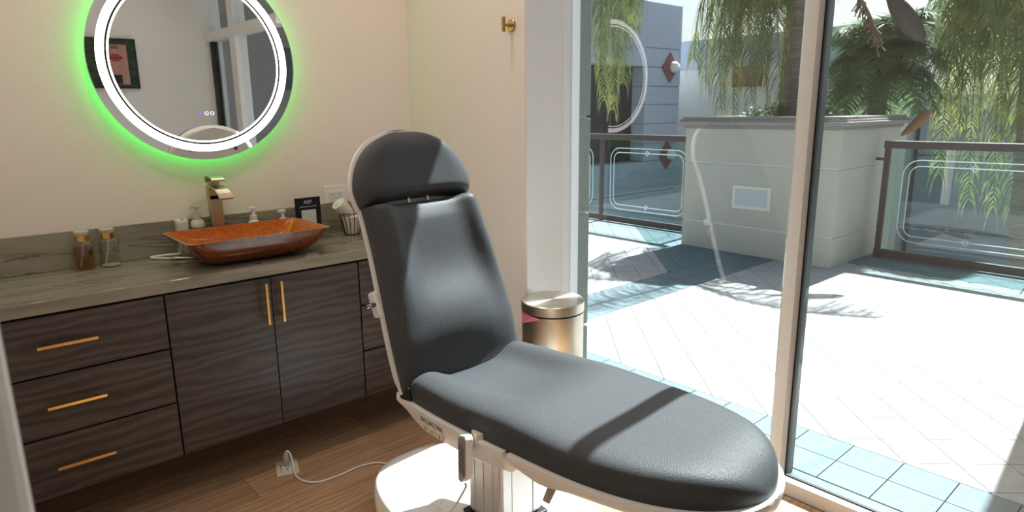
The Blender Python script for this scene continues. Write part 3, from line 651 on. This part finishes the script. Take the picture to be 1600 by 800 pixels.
ns = [(-.055, 0), (-.03, .022), (.03, .022), (.055, 0), (.03, -.010), (0, -.004), (-.03, -.010)]
MB().loft([[(1.392+x*.68, YB+.0386, 2.018+z) for x, z in ns], [(1.392+x*.68, YB+.0394, 2.018+z) for x, z in ns]]).build('nose_shadow', mat('screen_nose', (.22, .09, .07), .3), t)
B((1.33, YB+.0386, 1.705), (1.43, YB+.0395, 1.785)).build('dark_caption', mat('screen_caption', (.005, .005, .005), .3), t)

# ------------------------------------------------------------------ patio
pt = struct('patio_floor', 'sunlit patio of white diagonal tiles with blue-green border tiles')
PZ = 0.0
B((2.33, -2.6, -.30), (6.95, 7.4, PZ-.012)).build('grout_bed', GROUT, pt)
B((2.28, -2.6, -.30), (2.43, YW+3.5, PZ-.004)).build('threshold_strip', TILEB, pt)
def blue(x, y):
    if x < 2.8: return True
    if 2.92 < y < 3.33 and x < 6.9: return True
    if y >= 3.33 and (x-4.8) > (y-3.34): return True
    if x > 6.28 or (x > 5.55 and y > 2.2): return True
    return False
def clip(poly, n, c):                                   # keep n.p <= c
    out = []
    for i in range(len(poly)):
        a, b = poly[i], poly[(i+1) % len(poly)]; da, db = a[0]*n[0]+a[1]*n[1]-c, b[0]*n[0]+b[1]*n[1]-c
        if da <= 0: out.append(a)
        if da*db < 0: t = da/(da-db); out.append((a[0]+(b[0]-a[0])*t, a[1]+(b[1]-a[1])*t))
    return out
tiles = []                                              # (centre, polygon, material)
P45 = .205; g = .0021; ang = math.radians(-43.8); e1 = (math.cos(ang), math.sin(ang)); e2 = (-math.sin(ang), math.cos(ang))
o1, o2 = -1.289, 2.893                                  # lattice offsets measured on the photograph
def field(regions, m):
    for i in range(-60, 60):
        for j in range(-60, 60):
            a0, a1 = o1*-1+i*P45, o1*-1+(i+1)*P45; b0, b1 = o2+j*P45, o2+(j+1)*P45
            q = [(e1[0]*a+e2[0]*b, e1[1]*a+e2[1]*b) for a, b in ((a0+g, b0+g), (a1-g, b0+g), (a1-g, b1-g), (a0+g, b1-g))]
            for reg in regions:
                pp = q
                for n, c in reg:
                    pp = clip(pp, n, c)
                    if len(pp) < 3: break
                if len(pp) >= 3:
                    ar = abs(sum(pp[k][0]*pp[(k+1) % len(pp)][1]-pp[(k+1) % len(pp)][0]*pp[k][1] for k in range(len(pp))))/2
                    if ar > .002: tiles.append((sum(p[0] for p in pp)/len(pp), sum(p[1] for p in pp)/len(pp), pp, m))
field([[((-1, 0), -2.797), ((0, 1), 2.915), ((1, 0), 6.28), ((0, -1), 2.3)]], TILEW)
field([[((-1, 0), -2.797), ((0, -1), -3.335), ((1, -1), 1.46), ((0, 1), 6.6), ((1, 0), 6.7)]], TILEW)
field([[((0, -1), -3.335), ((-1, 1), -1.465), ((1, 0), 6.9), ((0, 1), 6.6)], [((-1, 0), -6.285), ((0, 1), 2.915), ((1, 0), 6.9), ((0, -1), 2.3)]], TILEB)
sq = .1955
for k in range(-12, 40):                                # straight border rows along the window and across
    for x0, x1 in ((2.43, 2.612), (2.612, 2.795)):
        y0 = .762-.1955*0+k*sq
        if -2.3 < y0 < 6.4: tiles.append(((x0+x1)/2, y0+sq/2, [(x0+g, y0+g), (x1-g, y0+g), (x1-g, y0+sq-g), (x0+g, y0+sq-g)], TILEB))
for k in range(21):
    for y0, y1 in ((2.918, 3.125), (3.125, 3.332)):
        x0 = 2.797+k*.2; tiles.append((x0+.1, (y0+y1)/2, [(x0+g, y0+g), (x0+.2-g, y0+g), (x0+.2-g, y1-g), (x0+g, y1-g)], TILEB))
def inview(x, y):
    v = Vector((x, y, -EYE)); z = v.dot(d)
    if z < .1: return None
    px, py = 800+1019.87*v.dot(rr)/z, 400-1019.87*v.dot(uu)/z
    if 895 < px < 1640 and 330 < py < 830 and not (px < 1230 and py > 545+(px-925)*.38): return v.length
    return None
ranked = {TILEW.name: [], TILEB.name: []}; rest = {TILEW.name: MB(), TILEB.name: MB()}
for cx_, cy_, pp, m_ in tiles:
    dv = inview(cx_, cy_); ranked[m_.name].append((dv if dv else 1e6+cx_, cx_, cy_, pp))
for nm, lst in ranked.items():
    lst.sort(key=lambda q: q[0])
    cache = {}
    for i, (dv, cx_, cy_, pp) in enumerate(lst):
        if i < (190 if nm == TILEW.name else 105) and dv < 1e5:
            key = tuple((round(p[0]-cx_, 3), round(p[1]-cy_, 3)) for p in pp)
            if key not in cache:
                mm = MB().prism([(p[0]-cx_, p[1]-cy_) for p in pp], -.012, 0)
                ob = mm.build('tile', MATS[nm], None, bevel=0); cache[key] = ob.data; bpy.data.objects.remove(ob)
            inst(cache[key], 'tile', pt, (cx_, cy_, PZ))
        else: rest[nm].prism(pp, PZ-.012, PZ)
    o = rest[nm].build('tile_field', MATS[nm], pt); o['kind'] = 'stuff'
tag(B((6.95, -12, -3.6), (60, 60, -3.5)).build('ground', ASPH), 'grey ground below the patio', kind='structure')
B((6.95, -2.6, -3.5), (7.05, 7.4, -.02)).build('slab_edge', PLANT, pt)

# ------------------------------------------------------------------ planter
X0, X1, Y0, Y1 = 5.93, 7.30, 2.40, 3.975
t = thing('stucco_planter', 'large square beige stucco planter on the patio with a stone cap', 'planter', ((X0+X1)/2, (Y0+Y1)/2, 0))
zz = [0, .278, .888, 1.238]
for i in range(3): B((X0, Y0, zz[i]+(.007 if i else 0)), (X1, Y1, zz[i+1]-.007)).build('wall_course', PLANT, t, bevel=.004)
for z in zz[1:3]: B((X0+.012, Y0+.012, z-.0075), (X1-.012, Y1-.012, z+.0075)).build('reveal_joint', FRAMEW, t)
for e, a, b in ((.02, 1.232, 1.262), (.075, 1.262, 1.300), (.05, 1.300, 1.320), (.03, 1.320, 1.345)):
    c = MB(); xo, xi = e, .26
    for (ax0, ax1, ay0, ay1) in ((X0-e, X0+xi, Y0-e, Y1+e), (X1-xi, X1+e, Y0-e, Y1+e), (X0+xi, X1-xi, Y0-e, Y0+xi), (X0+xi, X1-xi, Y1-xi, Y1+e)): c.box((ax0, ay0, a), (ax1, ay1, b))
    c.build('cap_moulding', CAPM, t, bevel=.004)
B((X0+.2, Y0+.2, 1.2), (X1-.2, Y1-.2, 1.29)).build('soil', speckle('soil', (.05, .04, .03), (.09, .07, .05), 30, .95, .5, .01), t)
bxm = B((X0-.012, 3.003, .457), (X0+.004, 3.401, .684)).build('light_frame', speckle('cream_light_frame', (.74, .72, .60), (.78, .76, .64), 30, .5, 0), t, bevel=.003)
B((X0-.016, 3.035, .490), (X0-.010, 3.370, .655)).build('light_lens', mat('frosted_lens', (.55, .57, .58), .35), bxm, bevel=.002)
t['label'] = 'large square beige stucco planter with a stone cap and small step light'

# ------------------------------------------------------------------ railings
GLINE = mat('etched_line', (.80, .86, .88), .5)
def railing(x, y0, y1, label, posts, zt=1.115, zb=.085, stub=None):
    t = thing('glass_railing', label, 'railing', (x, (y0+y1)/2, 0), 'patio glass railings')
    B((x-.035, y0, zt-.07), (x+.035, y1, zt)).build('top_rail', RAIL, t, bevel=.006)
    B((x-.02, y0, zb-.075), (x+.02, y1, zb)).build('bottom_rail', RAIL, t, bevel=.004)
    for y in posts: B((x-.023, y-.023, 0), (x+.023, y+.023, zt-.03)).build('post', RAIL, t, bevel=.003)
    ps = sorted(posts)
    for a, b in zip(ps[:-1], ps[1:]):
        g_ = B((x-.004, a+.03, zb+.001), (x+.004, b-.03, zt-.071)).build('glass_panel', RPANE, t)
        lo_, hi_, zl, zh = a+.15, b-.15, zb+.10, zt-.17
        for k, ins in enumerate((0, .055)):
            q = []; yl, yh, z0_, z1_, r = lo_+ins, hi_-ins, zl+ins, zh-ins, .14-ins
            for (cy_, cz_, a0) in ((yh-r, z1_-r, 0), (yl+r, z1_-r, 90), (yl+r, z0_+r, 180), (yh-r, z0_+r, 270)):
                for j in range(7): an = math.radians(a0+j*15); q.append((x-.0055, cy_+r*math.cos(an), cz_+r*math.sin(an)))
            q.append(q[0]); MB().tube(q, .0045, 6, False).build('etched_line', GLINE, g_)
        for cy_ in ((lo_+hi_)/2,):
            for cz_ in (zl+.055, zh-.055):
                q = [(x-.0055, cy_+.03*c, cz_+.03*s) for c, s in ((1, 0), (0, 1), (-1, 0), (0, -1), (1, 0))]; MB().tube(q, .004, 6, False).build('etched_diamond', GLINE, g_)
    if stub: B((x-.012, y1, .93), (x+.012, y1+.064, .955)).build('wall_stub', RAIL, t)
railing(6.75, -.60, 2.335, 'dark brown glass railing right of the planter', [-.525, .89, 2.305], stub=True)
railing(6.52, 4.06, 7.3, 'dark brown glass railing between the planter and the stucco pier', [4.18, 5.62, 7.06], zt=1.125)

# ------------------------------------------------------------------ buildings beyond
YBD = 13.0
t = thing('blue_building', 'blue-grey panelled building with red diamond wall lights', 'building', (16, YBD+2, -3.5))
hs = [-3.5, -2.4, -1.2, -.2, .35, .98, 1.58, 2.14, 2.72, 3.30, 4.65]
hsn = [h for h in hs]
for i in range(len(hs)-1):
    B((17.05, YBD, hs[i]+.012), (18.89, YBD+4, hs[i+1]-.012)).build('cladding_panel', BLUEW, t)
B((17.07, YBD+.03, -3.5), (18.87, YBD+3.97, 4.6)).build('core', GREYW, t)
for i in (0, 1, 2): B((11, YBD, hs[i]+.012), (17.04, YBD+4, hs[i+1]-.012)).build('cladding_panel', BLUEW, t)
B((11, YBD, 2.735), (17.04, YBD+4, 4.65)).build('upper_panel', BLUEW, t)
B((11, YBD+.5, -.2), (17.04, YBD+.6, 2.735)).build('window_glass', DARKG, t)
for x in (12.6, 14.3, 15.9): B((x-.05, YBD+.42, -.2), (x+.05, YBD+.5, 2.735)).build('window_mullion', RAIL, t)
for zc in (2.73, -.05):
    dm = MB().loft([[(18.28+a, YBD-.01-q, zc+b) for a, b in ((-.42, 0), (0, -.46), (.42, 0), (0, .46))] for q in (0, .05)]).build('diamond_plate', REDW, t)
    MB().lathe([(.0, 0), (.17, 0), (.18, .06), (.13, .17), (.0, .2)], (18.42, YBD-.06, zc+.02), 20, (0, -1, 0), False).build('wall_light', mat('white_lamp_glass', (.8, .8, .8), .3), dm, True)
t = thing('pale_building', 'pale stucco building with a lavender parapet and a red panel', 'building', (21, 12, -3.5))
B((20, 6.4, -3.5), (23, 16, 2.77)).build('wall', BEIGEW, t); B((19.94, 6.3, 2.77), (23.1, 16.1, 3.68)).build('parapet', LAVW, t)
B((19.90, 10.7, 2.1), (20, 11.7, 2.75)).build('red_panel', REDW, t)
t = thing('slate_building', 'long low slate-grey building beyond the right railing', 'building', (22, 2, -3.5))
B((20.5, -9, -3.5), (24, 6.25, 1.35)).build('wall', GREYW, t); B((20.4, -9.1, 1.35), (24.1, 6.3, 1.72)).build('parapet', LAVW, t)
for z in (-1.9, .1): B((20.47, -9, z), (20.5, 6.25, z+.03)).build('joint', mat('joint_dark', (.06, .065, .07), .8), t)

t = thing('covered_walkway', 'covered walkway with a column beside the patio, seen in the mirror', 'walkway', (4.8, -2, 0))
B((2.45, -5.2, 2.95), (7.2, .42, 3.15)).build('roof_slab', PLANT, t); B((4.45, .30, 0), (4.75, .595, 2.95)).build('column', PLANT, t, bevel=.01)
B((6.95, -5.2, -3.5), (7.2, -2.7, 2.95)).build('shop_wall', GREYW, t)
for y in (-5.0, -3.9): B((6.92, y, .1), (6.96, y+1.0, 2.3)).build('shop_window', DARKG, t)
B((2.4, -5.3, 0), (7.2, -5.2, 2.95)).build('end_wall', GREYW, t)
# ------------------------------------------------------------------ palms
def leafmat(name, c1, c2, c3):
    M = mat(name, c1, .45); co = coords(M); n = noise(M, co, 5, 3); oi = N(M, 'ShaderNodeObjectInfo')
    L(M, ramp(M, n, [(.30, c1), (.55, c2), (.78, c3)]), P(M).inputs['Base Color'])
    tr = N(M, 'ShaderNodeBsdfTranslucent'); L(M, P(M).inputs['Base Color'].links[0].from_socket, tr.inputs[0]); mx = N(M, 'ShaderNodeMixShader'); mx.inputs[0].default_value = .42
    L(M, P(M).outputs[0], mx.inputs[1]); L(M, tr.outputs[0], mx.inputs[2]); L(M, mx.outputs[0], M.node_tree.nodes['Material Output'].inputs[0]); return M
LEAFG = leafmat('palm_leaf', (.10, .145, .05), (.22, .265, .085), (.55, .48, .16))
LEAFD = leafmat('palm_leaf_deep', (.07, .14, .055), (.13, .22, .085), (.24, .31, .14))
BARK = mat('palm_bark', (.2, .17, .14), .9); _co = coords(BARK, (2, 2, 14)); _n = noise(BARK, _co, 2.5, 6, .6, .6)
L(BARK, ramp(BARK, _n, [(.3, (.085, .07, .058)), (.7, (.24, .205, .175))]), P(BARK).inputs['Base Color']); bump(BARK, _n, .8, .02)
HUSK = speckle('dry_spathe', (.12, .075, .05), (.22, .14, .09), 25, .6, .3, .003)
HUSKD = speckle('dark_spathe', (.05, .038, .034), (.085, .065, .055), 25, .55, .3, .003)
def frond(p0, p1, p2, parent, nl=52, ll=.48, wd=.020, hang=.8, m=None, rad=.014, rnd=random):
    pts = bez(p0, p1, p2, nl); mb = MB(); mb.tube(pts[::4]+[pts[-1]], [lerp(rad, .003, i/(len(pts[::4]))) for i in range(len(pts[::4])+1)], 6)
    for ii in range(8, nl*2-1):
        i = ii//2; p = pts[i] if ii % 2 == 0 else (pts[i]+pts[i+1])/2; tg = (pts[i+1]-pts[i-1]).normalized(); sd = tg.cross(Vector((0, 0, 1)))
        if sd.length < .05: sd = tg.cross(Vector((.3, .9, .2)))
        sd.normalize(); q = ii/nl/2; ln = ll*(.45+.55*math.sin(math.pi*min(1, q*.85+.18)))*rnd.uniform(.8, 1.15)
        for s in (-1, 1):
            dr = (sd*s*rnd.uniform(.7, 1.1)+tg*rnd.uniform(.25, .7)+Vector((rnd.uniform(-.25, .25), rnd.uniform(-.25, .25), rnd.uniform(-.1, .35)))).normalized()
            a, vl = p.copy(), []; segs = 4; wv = wd*rnd.uniform(.7, 1.2)
            nrm = dr.cross(tg).normalized(); wvec = dr.cross(nrm).normalized()
            for k in range(segs+1):
                f = k/segs; ww = wv*.5*(1-f**2.2)+.0008; vl += [a+wvec*ww, a-wvec*ww]
                dr = (dr+Vector((0, 0, -1))*hang*(.28+.3*f)).normalized(); a = a+dr*ln/segs
            b0 = len(mb.v); mb.v += vl; mb.f += [(b0+2*k, b0+2*k+1, b0+2*k+3, b0+2*k+2) for k in range(segs)]
    me = bpy.data.meshes.new('frond'); o3 = ORG[parent.name]; me.from_pydata([v-o3 for v in mb.v], [], mb.f); me.materials.append(m or LEAFG)
    ob = bpy.data.objects.new('frond', me); col.objects.link(ob); ob.parent = parent; ORG[ob.name] = o3; return ob
def pix(x, y, X):                                       # world point on the plane x = X seen at photo pixel (x, y)
    v = d*1019.87+rr*(x-800)-uu*(y-400); return Vector((0, 0, EYE))+v*(X/v.x)
def spathe(p0, p1, wd, m, parent, name, curve=.12):
    p0, p1 = Vector(p0), Vector(p1); ax = (p1-p0).normalized(); sd = ax.cross(Vector((1, 0, 0))).normalized(); nn = ax.cross(sd); rg = []
    for i in range(15):
        q = i/14; c = p0+(p1-p0)*q+nn*curve*math.sin(math.pi*q)*(p1-p0).length*.5; w_ = wd*math.sin(math.pi*min(1, q*.86+.04))**.8*(1 if q < .9 else (1-q)/.1*.9+.1)
        rg.append([c+sd*w_*math.cos(a)+nn*(w_*.45*math.sin(a)) for a in [2*math.pi*k/12 for k in range(12)]])
    return MB().loft(rg).build(name, m, parent, True)
def trunk(base, top, r0, r1, parent):
    pts = [Vector(base)+(Vector(top)-Vector(base))*i/28 for i in range(29)]; mb = MB(); R = []
    mb.tube(pts, [lerp(r0, r1, i/28)*(1.06 if i % 2 else .97) for i in range(29)], 20); mb.build('trunk', BARK, parent, True)
R1 = random.Random(3)
def J(v, a): return v+Vector((R1.uniform(-a, a), R1.uniform(-a, a), R1.uniform(-a, a)))
# planter palm whose fronds hang to the left of its trunk
base = pix(1238, 185, 6.62); base.z = 1.28; t = thing('queen_palm', 'grey-trunked palm in the planter with fronds hanging left of the mullion', 'palm', base)
top = Vector((base.x+.03, base.y, 2.75)); trunk(base, top, .15, .135, t)
for x, y, X, mx_, my_ in ((1128, 175, 6.4, 1105, -150), (1150, 190, 6.5, 1135, -140), (1178, 170, 6.3, 1150, -170), (1200, 185, 6.6, 1170, -160), (1105, 140, 6.7, 1100, -140), (1222, 170, 6.2, 1195, -150), (1140, 110, 6.2, 1120, -140), (1165, 130, 6.9, 1140, -190), (1250, 175, 7.2, 1262, -120), (1195, 120, 6.1, 1180, -150), (1088, 95, 6.5, 1085, -120)):
    frond(J(top, .04), pix(mx_, my_, (top.x+X)/2), J(pix(x, y-2, X), .03), t, 54, .62, .010, 3.2, LEAFG, .013, R1)
for a in range(5): frond(J(top, .03), top+Vector((.8*math.cos(a*1.1-1.4), .8*math.sin(a*1.1-1.4), .7)), top+Vector((1.5*math.cos(a*1.1-1.4), 1.5*math.sin(a*1.1-1.4), .15)), t, 50, .60, .010, 2.6, LEAFG, .013, R1)
inf = MB(); pa, pb_ = pix(1336, -20, 6.6), pix(1378, 68, 6.6)
for i in range(60):
    q = R1.random()**.8; c = pa+(pb_-pa)*q; e = c+Vector((R1.uniform(-.05, .05), R1.uniform(-.06, .06), -R1.uniform(.05, .16))); inf.tube([c, (c+e)/2+Vector((R1.uniform(-.02, .02), R1.uniform(-.03, .03), 0)), e], .006, 5)
inf.tube([top, pa, (pa+pb_)/2+Vector((0, 0, .02)), pb_], [.02, .016, .012, .006], 8); inf.build('dry_flower_stalk', HUSK, t)
spathe(pix(1386, -14, 6.6), pix(1445, 66, 6.6), .085, HUSKD, t, 'dark_spathe')
MB().tube([top, top+Vector((0, -.4, .1)), pix(1386, -14, 6.6)], [.02, .016, .02], 8).build('spathe_stalk', HUSKD, t, True)
# left palm hanging over the far railing
base = pix(985, 300, 8.6); base.z = -3.5; t = thing('queen_palm', 'palm with fronds hanging in front of the blue building, beside the pier', 'palm', base)
top = pix(985, -110, 8.6); trunk(base, top, .10, .10, t) if False else None
base2 = pix(900, 300, 9.2); base2.z = -3.5; top2 = pix(905, -150, 9.2); trunk(base2, top2, .16, .13, t)
for x, y, X, mx_, my_ in ((958, 190, 8.3, 965, -130), (975, 150, 8.2, 1000, -150), (945, 175, 8.5, 948, -120), (965, 120, 8.0, 990, -120), (992, 60, 8.4, 1010, -140), (940, 120, 8.1, 945, -120), (985, 30, 8.2, 1000, -140)):
    frond(J(top2, .04), pix(mx_, my_, 8.7), J(pix(x, y-15, X), .03), t, 60, .75, .013, 3.2, LEAFG, .014, R1)
# right palm beyond the railing
base = pix(1660, 300, 9.0); base.z = -3.5; t = thing('queen_palm', 'palm with yellow-green fronds hanging at the right edge of the picture', 'palm', base)
top = pix(1640, -190, 9.0); trunk(base, top, .16, .13, t)
for x, y, X, mx_, my_ in ((1475, 185, 8.6, 1495, -210), (1500, 215, 8.4, 1515, -200), (1530, 225, 8.8, 1540, -220), (1560, 235, 8.5, 1560, -230), (1590, 225, 8.4, 1590, -210), (1490, 120, 8.2, 1490, -190), (1520, 140, 8.1, 1530, -210), (1550, 130, 8.0, 1560, -210), (1585, 120, 8.2, 1590, -200), (1610, 200, 8.6, 1620, -180), (1462, 90, 8.4, 1480, -190), (1545, 60, 7.9, 1550, -200), (1470, 300, 9.2, 1490, -160), (1510, 340, 9.4, 1520, -160), (1550, 350, 9.2, 1560, -160), (1590, 340, 9.5, 1600, -160)):
    frond(J(top, .04), pix(mx_, my_, 8.7), J(pix(x, y-15, X), .03), t, 60, .80, .014, 3.2, LEAFG, .014, R1)
# bushy palm behind the planter
base = pix(1378, 180, 7.75); base.z = -3.5; t = thing('bushy_palm', 'bushy deep green palm rising behind the planter corner', 'palm', base)
top = pix(1376, 112, 7.75); trunk(base, top, .11, .09, t)
for i in range(40):
    a = 2*math.pi*i*.382+i/40+R1.uniform(-.1, .1); el = (i % 8)/7*1.3-.12; ln = R1.uniform(.7, 1.0)*(1.05-.25*el)
    h = Vector((math.cos(a)*.8, math.sin(a), 0)); frond(J(top, .03), top+h*.42*ln+Vector((0, 0, .12+.62*el)), top+h*.80*ln+Vector((0, 0, -.50+.80*el)), t, 44, .34, .011, .45, LEAFD, .009, R1)
# low shrubs inside the planter
def shrub(c, r, label, n=260):
    t = thing('leafy_shrub', label, 'shrub', (c.x, c.y, 1.285), 'shrubs in the planter'); fo = MB()
    for k in range(7):
        a = R1.uniform(0, 6.28); MB().tube([(c.x, c.y, 1.285), (c.x+.4*r*math.cos(a), c.y+.4*r*math.sin(a), 1.285+r*.9)], .005, 5).build('stem', HUSK, t)
    for k in range(n):
        v = Vector((R1.gauss(0, 1), R1.gauss(0, 1), R1.gauss(0, 1))).normalized()*r*R1.random()**.4; p = Vector((c.x, c.y, 1.285+r*.75))+Vector((v.x, v.y, v.z*.75))
        a = Vector((R1.uniform(-1, 1), R1.uniform(-1, 1), R1.uniform(-.3, .8))).normalized(); b_ = a.orthogonal().normalized(); l_ = R1.uniform(.03, .055)
        fo.add([p, p+a*l_*.5+b_*l_*.22, p+a*l_, p+a*l_*.5-b_*l_*.22], [(0, 1, 2, 3)])
    o = fo.build('foliage', LEAFD, t); o['kind'] = 'stuff'
shrub(pix(1215, 170, 6.45), .13, 'low leafy shrub at the foot of the grey palm trunk'); shrub(pix(1180, 172, 6.5), .10, 'small leafy shrub left of the grey palm trunk'); shrub(pix(1290, 172, 6.5), .11, 'low leafy shrub just right of the mullion')
t = thing('fallen_spathe', 'curved orange-brown dry palm spathe leaning behind the planter corner', 'palm spathe', pix(1412, 208, 7.36))
spathe(pix(1408, 212, 7.36), pix(1457, 170, 7.36), .05, speckle('tan_spathe', (.26, .13, .06), (.36, .19, .09), 25, .6, .3, .003), t, 'husk', -.2)
